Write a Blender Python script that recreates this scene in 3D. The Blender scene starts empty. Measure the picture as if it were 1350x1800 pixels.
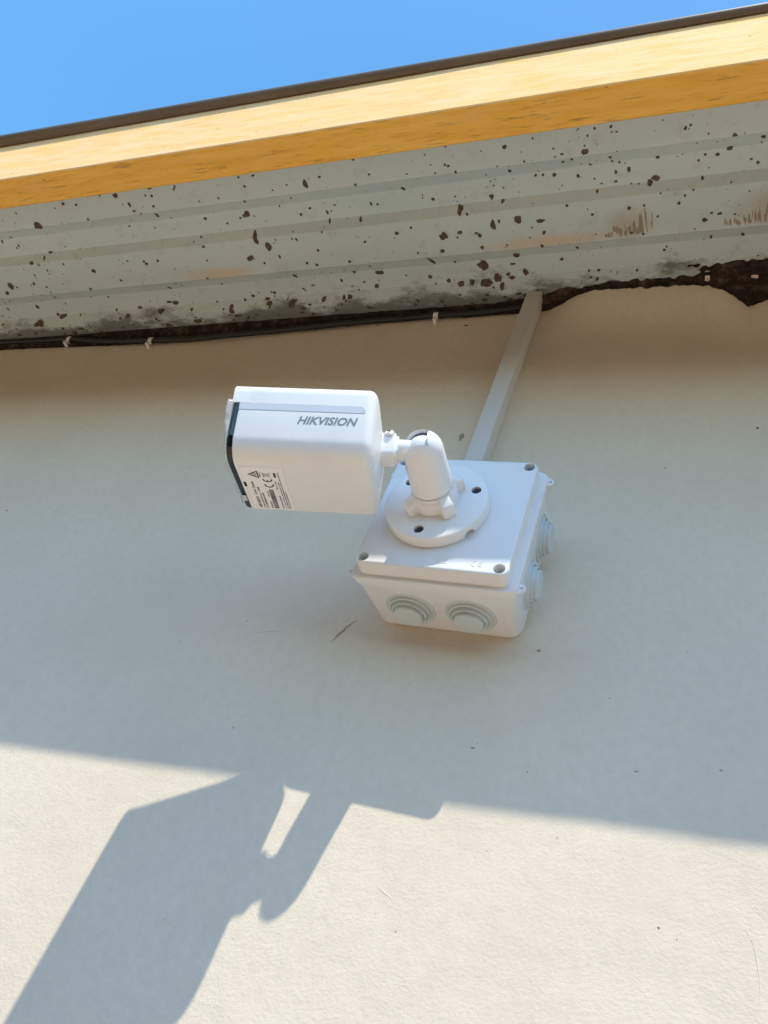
import bpy, bmesh, math, random
from mathutils import Vector, Matrix, noise

random.seed(7)
scene = bpy.context.scene
COL = scene.collection
mm = 0.001
PI = math.pi

# ------------------------------------------------------------------ camera
def cam_axes(yaw, pitch, roll):
    return (Matrix.Rotation(yaw, 3, 'Z') @ Matrix.Rotation(pitch, 3, 'X') @ Matrix.Rotation(roll, 3, 'Y'))
cd = bpy.data.cameras.new('camera')
cam = bpy.data.objects.new('camera', cd)
COL.objects.link(cam)
A = cam_axes(0.51803, 0.68599, -0.41547)           # columns: right, forward, up
rt, fw, up = A.col[0], A.col[1], A.col[2]
m = Matrix((rt, up, -fw)).transposed().to_4x4()
m.translation = Vector((0.16765, -0.43825, -0.35451))
cam.matrix_world = m
cd.sensor_fit = 'VERTICAL'
cd.sensor_height = 36
cd.sensor_width = 36
cd.lens = 1456.1 / 1800 * 36
cd.clip_start = 0.005
cd.clip_end = 2000
scene.camera = cam

# ------------------------------------------------------------------ light
SUN = Vector((0.1489, -0.4654, 0.8725)).normalized()
world = bpy.data.worlds.new('World')
scene.world = world
world.use_nodes = True
wn = world.node_tree
wn.nodes.clear()
sky = wn.nodes.new('ShaderNodeTexSky')
sky.sky_type = 'NISHITA'
sky.sun_disc = False
sky.sun_elevation = math.asin(SUN.z)
sky.sun_rotation = math.atan2(SUN.x, SUN.y)
sky.air_density = 1.0
sky.dust_density = 0.5
sky.ozone_density = 1.0
bg = wn.nodes.new('ShaderNodeBackground')
bg.inputs['Strength'].default_value = 0.15
wo = wn.nodes.new('ShaderNodeOutputWorld')
hs = wn.nodes.new('ShaderNodeHueSaturation')       # the photograph's clear, saturated blue, evenly over the whole sky
hs.inputs['Saturation'].default_value = 1.27
hs.inputs['Hue'].default_value = 0.490
wn.links.new(sky.outputs[0], hs.inputs['Color'])
wn.links.new(hs.outputs[0], bg.inputs[0])
wn.links.new(bg.outputs[0], wo.inputs[0])
sd = bpy.data.lights.new('sun', 'SUN')
sd.energy = 2.2
sd.angle = math.radians(0.53)
sd.color = (1.0, 0.92, 0.76)
sun = bpy.data.objects.new('sun', sd)
COL.objects.link(sun)
sun.rotation_euler = SUN.to_track_quat('Z', 'Y').to_euler()
sun.location = SUN * 5
scene.view_settings.view_transform = 'Standard'
scene.view_settings.look = 'None'
scene.view_settings.exposure = 1.16
scene.view_settings.gamma = 1.0

# ------------------------------------------------------------------ helpers
def tag(o, label=None, cat=None, group=None, kind=None):
    if label: o['label'] = label
    if cat: o['category'] = cat
    if group: o['group'] = group
    if kind: o['kind'] = kind
    return o

def empty(name, loc, label=None, cat=None, group=None):
    o = bpy.data.objects.new(name, None)
    COL.objects.link(o)
    o.empty_display_size = 0.02
    o.location = loc
    return tag(o, label, cat, group)

def link(name, me, mat, parent=None, smooth=None):
    o = bpy.data.objects.new(name, me)
    COL.objects.link(o)
    if mat is not None and not me.materials:
        me.materials.append(mat)
    if smooth is not None:
        me.shade_smooth()
        me.set_sharp_from_angle(angle=math.radians(smooth))
    if parent is not None:
        o.parent = parent
        bpy.context.view_layer.update()
        o.matrix_parent_inverse = parent.matrix_world.inverted()   # coordinates stay world coordinates
    return o

def from_data(verts, faces, scale=mm):
    me = bpy.data.meshes.new('m')
    me.from_pydata([(v[0]*scale, v[1]*scale, v[2]*scale) for v in verts], [], faces)
    bm = bmesh.new(); bm.from_mesh(me)
    bmesh.ops.remove_doubles(bm, verts=bm.verts, dist=1e-7)
    bmesh.ops.recalc_face_normals(bm, faces=bm.faces)
    bm.to_mesh(me); bm.free()
    return me

def rect_ring(hw, hh, r, seg=5, rs=None):
    """rounded rectangle, counter-clockwise list of (a, b)"""
    out = []
    for q, (sx_, sy_, a0) in enumerate(((1, 1, 0), (-1, 1, 90), (-1, -1, 180), (1, -1, 270))):
        if rs: r = rs[q]
        r = max(r, 0.01)
        cx, cy = sx_*(hw-r), sy_*(hh-r)
        for i in range(seg+1):
            a = math.radians(a0 + 90*i/seg)
            out.append((cx + r*math.cos(a), cy + r*math.sin(a)))
    return out

def loft(rings, cap0=True, cap1=True):
    n = len(rings[0]); verts = []; faces = []
    for r in rings: verts += r
    for k in range(len(rings)-1):
        for i in range(n):
            j = (i+1) % n
            faces.append((k*n+i, k*n+j, (k+1)*n+j, (k+1)*n+i))
    if cap0: faces.append(tuple(range(n-1, -1, -1)))
    if cap1: faces.append(tuple((len(rings)-1)*n + i for i in range(n)))
    return verts, faces

def lathe(profile, center, axis, seg=48):
    """profile of (distance along axis, radius)"""
    ax = Vector(axis).normalized()
    t = Vector((0, 0, 1)) if abs(ax.z) < .9 else Vector((1, 0, 0))
    e1 = ax.cross(t).normalized(); e2 = ax.cross(e1)
    rings = []
    for d, r in profile:
        rings.append([tuple(Vector(center) + ax*d + (e1*math.cos(2*PI*i/seg) + e2*math.sin(2*PI*i/seg))*max(r, .01)) for i in range(seg)])
    return loft(rings)

def bevel_box(x0, x1, y0, y1, z0, z1, b=0.5, seg=2):
    bm = bmesh.new()
    bmesh.ops.create_cube(bm, size=1)
    for v in bm.verts:
        v.co = Vector((x0 if v.co.x < 0 else x1, y0 if v.co.y < 0 else y1, z0 if v.co.z < 0 else z1)) * mm
    if b:
        bmesh.ops.bevel(bm, geom=list(bm.edges), offset=b*mm, segments=seg, profile=.5, affect='EDGES')
    me = bpy.data.meshes.new('m'); bm.to_mesh(me); bm.free()
    return me

def boolean(o, cutters):
    bpy.context.view_layer.update()
    for cme in cutters:
        c = bpy.data.objects.new('cutter', cme); COL.objects.link(c)
        c.matrix_world = o.matrix_world
        md = o.modifiers.new('b', 'BOOLEAN'); md.operation = 'DIFFERENCE'; md.solver = 'EXACT'; md.object = c
        dg = bpy.context.evaluated_depsgraph_get(); dg.update()
        new = bpy.data.meshes.new_from_object(o.evaluated_get(dg))
        o.modifiers.clear()
        old = o.data; o.data = new
        bpy.data.objects.remove(c)
        bpy.data.meshes.remove(old)
    return o

def tube(points, r, seg=8):
    pts = [Vector(p) for p in points]; rings = []
    for i, p in enumerate(pts):
        d = (pts[min(i+1, len(pts)-1)] - pts[max(i-1, 0)]).normalized()
        t = Vector((0, 0, 1)) if abs(d.z) < .9 else Vector((0, 1, 0))
        e1 = d.cross(t).normalized(); e2 = d.cross(e1)
        rr = r[i] if isinstance(r, (list, tuple)) else r
        rings.append([tuple(p + (e1*math.cos(2*PI*k/seg) + e2*math.sin(2*PI*k/seg))*rr) for k in range(seg)])
    return loft(rings)

def spline(pts, n=8):
    out = []
    P = [Vector(p) for p in pts]
    for i in range(len(P)-1):
        p0, p1, p2, p3 = P[max(i-1, 0)], P[i], P[i+1], P[min(i+2, len(P)-1)]
        for k in range(n):
            t = k/n
            out.append(.5*((2*p1) + (p2-p0)*t + (2*p0-5*p1+4*p2-p3)*t*t + (3*p1-p0-3*p2+p3)*t**3))
    out.append(P[-1])
    return out

def text_mesh(body, size, shear=0., bold=0.):
    """flat mesh of a text, in metres, lying in its own xy plane"""
    cu = bpy.data.curves.new('t', 'FONT'); cu.body = body; cu.size = size
    cu.shear = shear; cu.offset = bold; cu.resolution_u = 3
    cu.align_x = 'LEFT'
    o = bpy.data.objects.new('t', cu); COL.objects.link(o)
    dg = bpy.context.evaluated_depsgraph_get(); dg.update()
    me = bpy.data.meshes.new_from_object(o.evaluated_get(dg))
    bpy.data.objects.remove(o)
    me.materials.clear()
    return me

# ------------------------------------------------------------------ materials
def mat(name, col, rough=.5, spec=.5, metal=0., build=None):
    m = bpy.data.materials.new(name); m.use_nodes = True
    b = m.node_tree.nodes['Principled BSDF']
    b.inputs['Base Color'].default_value = (*col, 1)
    b.inputs['Roughness'].default_value = rough
    b.inputs['Specular IOR Level'].default_value = spec
    b.inputs['Metallic'].default_value = metal
    if build: build(m.node_tree, b)
    return m

def N(t, kind, **kw):
    n = t.nodes.new(kind)
    for k, v in kw.items():
        if k in n.inputs: n.inputs[k].default_value = v
        else: setattr(n, k, v)
    return n
def coords(t, scale=(1, 1, 1), rot=(0, 0, 0)):
    g = N(t, 'ShaderNodeNewGeometry'); mp = N(t, 'ShaderNodeMapping')
    mp.inputs['Scale'].default_value = scale; mp.inputs['Rotation'].default_value = rot
    t.links.new(g.outputs['Position'], mp.inputs['Vector'])
    return mp.outputs[0]
def noise_tex(t, vec, scale, detail=4, rough=.55):
    n = N(t, 'ShaderNodeTexNoise', Scale=scale, Detail=detail, Roughness=rough)
    t.links.new(vec, n.inputs['Vector'])
    return n.outputs['Fac']
def ramp(t, fac, stops):
    r = N(t, 'ShaderNodeValToRGB'); e = r.color_ramp.elements
    while len(e) < len(stops): e.new(.5)
    for i, (p, c) in enumerate(stops):
        e[i].position = p; e[i].color = (*c, 1) if len(c) == 3 else c
    t.links.new(fac, r.inputs[0])
    return r.outputs[0]
def mix(t, fac, a, b, mode='MIX'):
    n = N(t, 'ShaderNodeMix', data_type='RGBA', blend_type=mode)
    for sock, v in ((n.inputs[0], fac), (n.inputs[6], a), (n.inputs[7], b)):
        if hasattr(v, 'is_linked'): t.links.new(v, sock)
        else: sock.default_value = v if not isinstance(v, tuple) else (*v, 1)
    return n.outputs[2]
def bump(t, b, height, dist, strength=1., prev=None):
    n = N(t, 'ShaderNodeBump', Distance=dist, Strength=strength)
    t.links.new(height, n.inputs['Height'])
    if prev: t.links.new(prev, n.inputs['Normal'])
    t.links.new(n.outputs[0], b.inputs['Normal'])
    return n.outputs[0]

def b_plaster(t, b):
    v = coords(t)
    big = noise_tex(t, v, 7, 5, .6)
    c = ramp(t, big, [(.3, (.70, .605, .475)), (.5, (.745, .65, .515)), (.72, (.77, .68, .545))])
    c = mix(t, ramp(t, noise_tex(t, v, 160, 5, .65), [(.35, (.5, .5, .5)), (.7, (0, 0, 0))]), c, (.66, .56, .455))
    # sparse pits and fly specks
    vo = N(t, 'ShaderNodeTexVoronoi', Scale=38.0); t.links.new(v, vo.inputs['Vector'])
    sep = N(t, 'ShaderNodeSeparateColor'); t.links.new(vo.outputs['Color'], sep.inputs[0])
    lim = N(t, 'ShaderNodeMath', operation='MULTIPLY'); t.links.new(sep.outputs[0], lim.inputs[0]); lim.inputs[1].default_value = .042
    lt = N(t, 'ShaderNodeMath', operation='LESS_THAN'); t.links.new(vo.outputs['Distance'], lt.inputs[0]); t.links.new(lim.outputs[0], lt.inputs[1])
    keep = N(t, 'ShaderNodeMath', operation='GREATER_THAN'); t.links.new(sep.outputs[1], keep.inputs[0]); keep.inputs[1].default_value = .72
    pit = N(t, 'ShaderNodeMath', operation='MULTIPLY'); t.links.new(lt.outputs[0], pit.inputs[0]); t.links.new(keep.outputs[0], pit.inputs[1])
    c = mix(t, pit.outputs[0], c, (.10, .085, .07))
    t.links.new(c, b.inputs['Base Color'])
    f1 = noise_tex(t, coords(t, (1, 1, 1.35), (0, .5, 0)), 400, 3, .65)
    p = bump(t, b, f1, .0010, .36)
    f2 = noise_tex(t, v, 46, 4, .5)
    p = bump(t, b, f2, .002, .35, p)
    f3 = noise_tex(t, v, 9, 2, .5)
    bump(t, b, f3, .006, .3, p)
M_plaster = mat('plaster', (.73, .69, .62), .85, .25, build=b_plaster)

def b_mortar(t, b):
    v = coords(t)
    c = ramp(t, noise_tex(t, v, 90, 6, .7), [(.33, (.02, .016, .013)), (.52, (.05, .037, .029)), (.67, (.14, .10, .074)), (.8, (.3, .23, .18))])
    t.links.new(c, b.inputs['Base Color'])
    bump(t, b, noise_tex(t, v, 250, 5, .7), .003)
M_mortar = mat('mouldy_mortar', (.05, .04, .03), .95, .1, build=b_mortar)

def b_sheet(t, b):
    v = coords(t)
    c = ramp(t, noise_tex(t, coords(t, (.5, 2.5, 1)), 9, 5, .6), [(.3, (.50, .60, .63)), (.6, (.56, .65, .67)), (.8, (.60, .68, .70))])
    dirt = ramp(t, noise_tex(t, v, 55, 6, .7), [(.55, (0, 0, 0)), (.75, (.35, .35, .35))])
    c = mix(t, dirt, c, (.27, .25, .20))
    # black-green mould growing in blotches along the seam with the wall
    sx_ = N(t, 'ShaderNodeSeparateXYZ'); g2 = N(t, 'ShaderNodeNewGeometry'); t.links.new(g2.outputs['Position'], sx_.inputs[0])
    my = N(t, 'ShaderNodeMapRange'); t.links.new(sx_.outputs[1], my.inputs[0])
    my.inputs[1].default_value = -.052; my.inputs[2].default_value = -.004; my.inputs[3].default_value = -.22; my.inputs[4].default_value = .20
    nz = N(t, 'ShaderNodeMath', operation='ADD'); t.links.new(noise_tex(t, coords(t, (.5, 1.2, 1)), 26, 8, .72), nz.inputs[0]); t.links.new(my.outputs[0], nz.inputs[1])
    c = mix(t, ramp(t, nz.outputs[0], [(.50, (0, 0, 0)), (.62, (.8, .8, .8))]), c, (.10, .10, .085))
    for (x0, y0, rx, ry, col_) in ((-.345, -.065, .050, .0085, (.66, .47, .25)), (.002, -.0655, .062, .0075, (.66, .47, .25)), (.069, -.074, .024, .018, (.42, .36, .26)), (.185, -.076, .034, .022, (.42, .36, .26))):
        mp = N(t, 'ShaderNodeMapping'); g_ = N(t, 'ShaderNodeNewGeometry')
        mp.vector_type = 'POINT'; mp.inputs['Location'].default_value = (-x0/rx, -y0/ry, 0); mp.inputs['Scale'].default_value = (1/rx, 1/ry, 0)
        t.links.new(g_.outputs['Position'], mp.inputs['Vector'])
        ln = N(t, 'ShaderNodeVectorMath', operation='LENGTH'); t.links.new(mp.outputs[0], ln.inputs[0])
        ad = N(t, 'ShaderNodeMath', operation='MULTIPLY_ADD'); t.links.new(noise_tex(t, coords(t, (1, .6, 1)), 70, 6, .7), ad.inputs[0]); ad.inputs[1].default_value = 1.1; t.links.new(ln.outputs['Value'], ad.inputs[2])
        mk_ = ramp(t, ad.outputs[0], [(.0, (.55, .55, .55)), (.55, (.55, .55, .55)), (1.0, (0, 0, 0))])
        dv = N(t, 'ShaderNodeMath', operation='MULTIPLY'); t.links.new(ad.outputs[0], dv.inputs[0]); dv.inputs[1].default_value = .62
        t.links.new(dv.outputs[0], mk_.node.inputs[0])
        c = mix(t, mk_, c, col_)
    t.links.new(c, b.inputs['Base Color'])
    bump(t, b, noise_tex(t, coords(t, (.3, 1, 1)), 14, 2, .5), .004, .35)
M_sheet = mat('painted_steel', (.5, .52, .5), .33, .5, build=b_sheet)

def b_wood(t, b):
    rot = (0, math.atan(.077), 0)
    v = coords(t, (3, 60, 60), rot)
    g = noise_tex(t, v, 3.2, 6, .65)
    c = ramp(t, g, [(.28, (.72, .36, .06)), (.45, (.87, .455, .08)), (.6, (.90, .50, .10)), (.75, (.92, .56, .14))])
    fine = noise_tex(t, coords(t, (3.5, 230, 230), rot), 2.5, 4, .6)
    dark = ramp(t, fine, [(.57, (0, 0, 0)), (.68, (.8, .8, .8))])
    c = mix(t, dark, c, (.44, .24, .07))
    chalk = ramp(t, noise_tex(t, coords(t, (1, 2, 2)), 28, 7, .75), [(.48, (0, 0, 0)), (.75, (.35, .35, .35))])
    c = mix(t, chalk, c, (.80, .58, .28))
    # the outer face is weathered pale and flaky, the underside keeps its paint
    g_ = N(t, 'ShaderNodeNewGeometry'); sp_ = N(t, 'ShaderNodeSeparateXYZ'); t.links.new(g_.outputs['Position'], sp_.inputs[0])
    face = N(t, 'ShaderNodeMath', operation='LESS_THAN'); t.links.new(sp_.outputs[1], face.inputs[0]); face.inputs[1].default_value = -.2272
    wear = ramp(t, noise_tex(t, coords(t, (.7, 3, 3)), 34, 8, .78), [(.34, (.2, .2, .2)), (.58, (.78, .78, .78))])
    wf = N(t, 'ShaderNodeMath', operation='MULTIPLY'); t.links.new(face.outputs[0], wf.inputs[0]); t.links.new(wear, wf.inputs[1])
    c = mix(t, wf.outputs[0], c, (.82, .60, .37))
    sp = ramp(t, noise_tex(t, coords(t, (1, 1.6, 1.6)), 120, 3, .5), [(.73, (0, 0, 0)), (.77, (1, 1, 1))])
    c = mix(t, sp, c, (.22, .13, .06))
    t.links.new(c, b.inputs['Base Color'])
    p = bump(t, b, fine, .0006, .6)
    bump(t, b, noise_tex(t, coords(t), 420, 3, .6), .0005, .5, p)
M_wood = mat('ochre_painted_timber', (.65, .42, .14), .8, .15, build=b_wood)

def b_flash(t, b):
    c = ramp(t, noise_tex(t, coords(t, (.3, 3, 3)), 30, 5, .6), [(.3, (.105, .078, .055)), (.7, (.17, .13, .095))])
    t.links.new(c, b.inputs['Base Color'])
M_flash = mat('brown_flashing', (.13, .1, .07), .45, .4, build=b_flash)

def b_mud(t, b):
    c = ramp(t, noise_tex(t, coords(t), 220, 4, .7), [(.3, (.075, .058, .042)), (.55, (.13, .10, .072)), (.75, (.22, .165, .12))])
    t.links.new(c, b.inputs['Base Color'])
    bump(t, b, noise_tex(t, coords(t), 900, 3, .6), .0006)
M_mud = mat('dried_mud', (.09, .065, .045), .95, .1, build=b_mud)
M_streak = mat('tan_water_stain', (.33, .27, .19), .9, .1)
M_orange = mat('ochre_overspray', (.64, .50, .31), .7, .2)

def plastic(name, col, rough, b1=.0002):
    def f(t, b):
        r = ramp(t, noise_tex(t, coords(t), 60, 4, .6), [(.3, (rough-.06,)*3), (.7, (rough+.08,)*3)])
        t.links.new(r, b.inputs['Roughness'])
        d = ramp(t, noise_tex(t, coords(t), 24, 6, .7), [(.5, col), (.8, tuple(x*.93 for x in col))])
        t.links.new(d, b.inputs['Base Color'])
        bump(t, b, noise_tex(t, coords(t), 1800, 2, .5), b1, .25)
    return mat(name, col, rough, .45, build=f)
M_boxplastic = plastic('white_box_plastic', (.80, .81, .825), .40)
M_campaint = plastic('white_camera_paint', (.81, .82, .83), .32)
M_pvc = plastic('white_pvc_trunking', (.65, .63, .615), .5)
M_rubber = plastic('pale_grey_rubber', (.58, .65, .67), .5)
M_clip = mat('white_clip_plastic', (.75, .73, .70), .5)
M_silver = mat('silver_trim', (.60, .62, .66), .4, .5, .2)
M_black = mat('black_screw', (.012, .012, .014), .35)
M_steel = mat('zinc_screw', (.6, .58, .55), .35, .5, 1.)
M_cable = mat('black_cable', (.012, .012, .012), .55)
M_gloss = mat('black_front_glass', (.006, .007, .010), .05, .6)
M_ink = mat('black_ink', (.015, .015, .018), .6)
M_greyink = mat('grey_ink', (.20, .23, .29), .5)
M_groove = mat('trim_groove_grey', (.36, .38, .42), .6)
M_paper = mat('label_paper', (.86, .86, .89), .45)
M_hole = mat('dark_hole', (.01, .01, .01), .9)
M_stainchip = mat('brown_plaster_stain', (.38, .29, .20), .95, .1)
M_crack = mat('crack_dirt', (.20, .125, .08), .95, .1)
def b_film(t, b):
    b.inputs['Transmission Weight'].default_value = .75
    b.inputs['IOR'].default_value = 1.3
M_film = mat('clear_protective_film', (.93, .94, .96), .25, .5, build=b_film)
def b_ground(t, b):
    c = ramp(t, noise_tex(t, coords(t), .8, 6, .6), [(.3, (.51, .385, .265)), (.7, (.60, .455, .32))])
    t.links.new(c, b.inputs['Base Color'])
    bump(t, b, noise_tex(t, coords(t), 30, 5, .6), .02)
M_ground = mat('dry_earth', (.42, .30, .18), .95, .1, build=b_ground)

def b_shadebank(t, b):
    c = ramp(t, noise_tex(t, coords(t), 3, 6, .65), [(.3, (.13, .075, .035)), (.7, (.20, .12, .06))])
    t.links.new(c, b.inputs['Base Color'])
    bump(t, b, noise_tex(t, coords(t), 14, 5, .6), .05)
M_shadebank = mat('shade_bank_brown', (.17, .1, .05), .95, .1, build=b_shadebank)  # dark brown for the unseen bank added to shape the bounced light

# ------------------------------------------------------------------ setting
GZ = -2600
# one sheet: a yard of dry earth in front of the house, plus an added, unseen bank that blocks low light from the wall top
gx = [-150000, -40000, -12000] + [-8000 + 400*i for i in range(41)] + [12000, 40000, 150000]
gp = [(150000, 0), (3000, 0), (0, 0), (-1500, 0), (-2700, 0), (-2950, 90), (-3080, 600), (-3200, 1500), (-3330, 2250), (-3560, 2720), (-3950, 2930), (-9000, 3150), (-40000, 3500), (-150000, 3500)]
verts = []; faces = []
for x in gx:
    for i, (y, z) in enumerate(gp):
        k = 1 if 4 <= i <= 10 and abs(x) < 9000 else 0
        verts.append((x, y + k*160*noise.noise(Vector((x*.0011, i*.8, 2))), GZ + z + k*(z > 0)*120*noise.noise(Vector((x*.0016, i*.7, 5)))))
n = len(gp)
for i in range(len(gx)-1):
    for k in range(n-1): faces.append((i*n+k, i*n+k+1, (i+1)*n+k+1, (i+1)*n+k))
me = from_data(verts, faces)
gr = tag(link('ground', me, M_ground), kind='structure')
me.materials.append(M_shadebank)                                # the added bank is coloured dark so it bounces little light
for p in me.polygons:
    if p.center.z > (GZ+60)*mm and p.center.y > -4.2: p.material_index = 1

SL = 0.0765                    # the roof climbs to the right
def sheet_z(x): return 353 + SL*x
PITCH = 79.0
RIB = [(0, 0), (12, 8), (33, 8), (40, 0)]          # rib cross section, pressed upwards
def rib_z(y):
    t = (y + 140) % PITCH
    if t >= 40: return 0.0
    for (a, za), (b_, zb) in zip(RIB, RIB[1:]):
        if t <= b_: return za + (zb-za)*(t-a)/(b_-a)
    return 0.0

house = empty('house', (0, .1, GZ*mm), 'cream rendered house wall with an overhanging metal roof and ochre barge board', 'house')

# plaster wall: a slab whose front is a sheet of columns ending in an uneven top edge
TOP = [(-3000, 112), (-1000, 266), (-679, 292), (-426, 302), (-287, 318), (-175, 332), (-41, 341), (-2, 345), (20, 352), (64, 352), (122, 354), (140, 350), (152, 342), (172, 330), (188, 341), (230, 356), (400, 372), (3000, 570)]
def lerp(tab, x):
    for (a, za), (b_, zb) in zip(tab, tab[1:]):
        if x <= b_: return za + (zb-za)*(x-a)/(b_-a)
    return tab[-1][1]
def sstep(a, b_, x):
    t = min(1, max(0, (x-a)/(b_-a))); return t*t*(3-2*t)
def wall_top(x):
    return lerp(TOP, x) + 1.6*noise.noise(Vector((x*.03, 3, 0))) + 1.2*noise.noise(Vector((x*.11, 9, 0))) + sstep(-10, 30, x)*(3.4*noise.noise(Vector((x*.17, 2, 3))) + 1.6*noise.noise(Vector((x*.55, 5, 1))))
def wall_y(x, z, top):
    bulge = -17*sstep(-15, 45, x)*(1-sstep(150, 176, x)*.55)*sstep(-55, 0, z-top)
    wav = .8*noise.noise(Vector((x*.012, z*.012, 1.7)))
    rnd = 4*sstep(-5, 0, z-top)**2
    return bulge + wav + rnd
xs = [-3000, -2200, -1600, -1200] + [-1000 + 6*i for i in range(165)] + [-10 + 2*i for i in range(125)] + [246, 270, 330, 400, 600, 1000, 1800, 3000]
rows = [0, -2, -5, -9, -14, -20, -28, -38, -50, -64, -80, -105, -140, -180, -230, -290, -360, -450, -560, -700, -1000, -1600]
verts = []; faces = []
for x in xs:
    tp = wall_top(x)
    for r in rows:
        verts.append((x, wall_y(x, tp+r, tp), tp+r))
    verts.append((x, 0, GZ-20))
    verts.append((x, 230, GZ-20))
    verts.append((x, 230, min(tp, sheet_z(x)-20)))
    verts.append((x, 12, tp-1))
nr = len(rows)+4
for i in range(len(xs)-1):
    for k in range(nr):
        k2 = (k+1) % nr
        faces.append((i*nr+k, i*nr+k2, (i+1)*nr+k2, (i+1)*nr+k))
faces.append(tuple(range(nr))); faces.append(tuple((len(xs)-1)*nr + k for k in range(nr-1, -1, -1)))
wall = link('wall', from_data(verts, faces), M_plaster, house, 35)

# rough mouldy mortar between plaster and roof sheet
verts = []; faces = []
xs2 = [-3000, -2000, -1300] + [-1000 + 4*i for i in range(326)] + [400, 800, 1500, 3000]
K = 9
for x in xs2:
    tp = wall_top(x); ytop = lerp([(-3000, -6), (-60, -7), (-10, -12), (30, -27), (120, -28), (190, -28), (3000, -20)], x)
    y0 = wall_y(x, tp, tp) + 1.5
    zs = sheet_z(x) + rib_z(ytop) + 1
    for k in range(K):
        t = k/(K-1)
        n1 = noise.noise(Vector((x*.05, t*3, 4))) * 3 + noise.noise(Vector((x*.17, t*7, 8)))*2.0
        s = math.sin(PI*t)
        verts.append((x, y0 + (ytop-y0)*t + (2.5-0*t)*s + n1*s, tp-3 + (zs-tp+3)*(t**1.3) + n1*.5*s))
    verts.append((x, 60, zs)); verts.append((x, 60, tp-20)); verts.append((x, 8, tp-8))
nr = K+3
for i in range(len(xs2)-1):
    for k in range(nr):
        k2 = (k+1) % nr
        faces.append((i*nr+k, i*nr+k2, (i+1)*nr+k2, (i+1)*nr+k))
faces.append(tuple(range(nr))); faces.append(tuple((len(xs2)-1)*nr + k for k in range(nr-1, -1, -1)))
mortar = link('mortar_bed', from_data(verts, faces), M_mortar, house, 60)
# pale flakes of plaster left in the mortar
for x, y, z, s in ((137, -17, 6, 1.3), (176, -15, 8, 1.5)):
    vs = []
    zz = sheet_z(x) - z
    n = 9
    for i in range(n):
        a = 2*PI*i/n; r = s*(.35+.4*random.random())
        vs.append((x + r*3.2*math.cos(a), y - 5 - .6*math.sin(a)*r, zz - 3 + r*.5*math.sin(a) + .25*r*math.cos(a)))
    vs.append((x, y - 5.6, zz - 3))
    vs += [(v[0], v[1]+6, v[2]+2) for v in vs[:n]]
    fs = [(i, (i+1) % n, n) for i in range(n)] + [(i, n+1+i, n+1+(i+1) % n, (i+1) % n) for i in range(n)]
    link('plaster_flake', from_data(vs, fs), M_plaster, mortar)

# crack, chips and trowel ridges in the plaster
def strip(points, widths, y=-.9):
    vs = []; fs = []
    for (x, z), w_ in zip(points, widths):
        yy = wall_y(x, z, wall_top(x)) - .25
        vs += [(x - w_*.6, yy, z + w_*.8), (x + w_*.6, yy, z - w_*.8)]
    for i in range(len(points)-1): fs.append((2*i, 2*i+1, 2*i+3, 2*i+2))
    return from_data(vs, fs)
cr = [(-79.1, -68.5), (-77, -65), (-76.2, -62.5), (-74.2, -59), (-72.8, -57), (-72, -53.6), (-70.2, -52.2), (-69, -49.8), (-67.8, -49.2), (-66.2, -47.6)]
link('crack', strip(cr, [.05, .2, .34, .25, .4, .22, .26, .15, .18, .03]), M_crack, wall)
def ridge(points, r):
    P = [(x, wall_y(x, z, wall_top(x)) + .15, z) for x, z in points]
    P = spline(P, 4)
    n = len(P)
    rad = [max(.05, r*math.sin(PI*min(.98, max(.02, i/(n-1))))**.5*(1+.3*noise.noise(Vector((i*.7, 0, 5))))) for i in range(n)]
    v, f_ = tube(P, rad, 6)
    return from_data(v, f_)
for pts, r in (([(186, -194), (188.5, -195.5), (191, -200), (193, -208), (194.3, -218), (193.5, -230), (191, -244)], .38),
               ([(5, -215), (10, -218), (15, -220), (19, -222.5)], .45),
               ([(-112, -262), (-106, -263.5), (-99, -263), (-92, -265.5)], .4),
               ([(-140, -70), (-128, -66), (-117, -65)], .2)):
    link('trowel_ridge', ridge(pts, r), M_plaster, wall, 60)
def chip(x, z, r, sx, mat_, sz=1.):
    n = 9; vs = []; yy = wall_y(x, z, wall_top(x))
    for i in range(n):
        a = 2*PI*i/n; q = r*(.6+.6*random.random())
        vs.append((x + q*sx*math.cos(a), yy - .12, z + q*sz*math.sin(a)))
    vs.append((x, yy - .1 - r*.35, z + .1*r))
    link('plaster_chip', from_data(vs, [(i, (i+1) % n, n) for i in range(n)]), mat_, wall)
M_pit = mat('plaster_pit', (.26, .225, .19), .95, .1)
for x, z, r, sx_, sz_ in ((62.3, -53.1, 1.1, 1.2, .8), (37.6, -127.4, .9, 1.9, .6), (72, -136, .5, .6, 1.2), (130, -124, .7, 1.8, .6), (173, -114.5, .7, 1.6, .6),
                          (149.5, -202.8, .6, 1, 1), (24, -236, .5, 1, 1), (-60.8, -283.5, .6, .8, 1.2), (39.4, -124, .35, 1, 1), (-14, 130, .9, 1.2, .7),
                          (158, -206, .35, 1, 1), (95, -170, .4, 1, 1), (60, -185, .4, 1.4, .8), (-105, -262, .4, 1, 1), (-150, -60, .5, 1, 1.4), (110, -80, .45, 1.6, .7), (150, -40, .4, 1, 1)):
    chip(x, z, r, sx_, M_pit, sz_)
chip(-43, 150, 2.4, .9, M_stainchip, 2.2); chip(-82, 318, 1.5, 1.9, M_hole, .6); chip(-178, 322, 1.1, 1.6, M_hole, .6)

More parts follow.
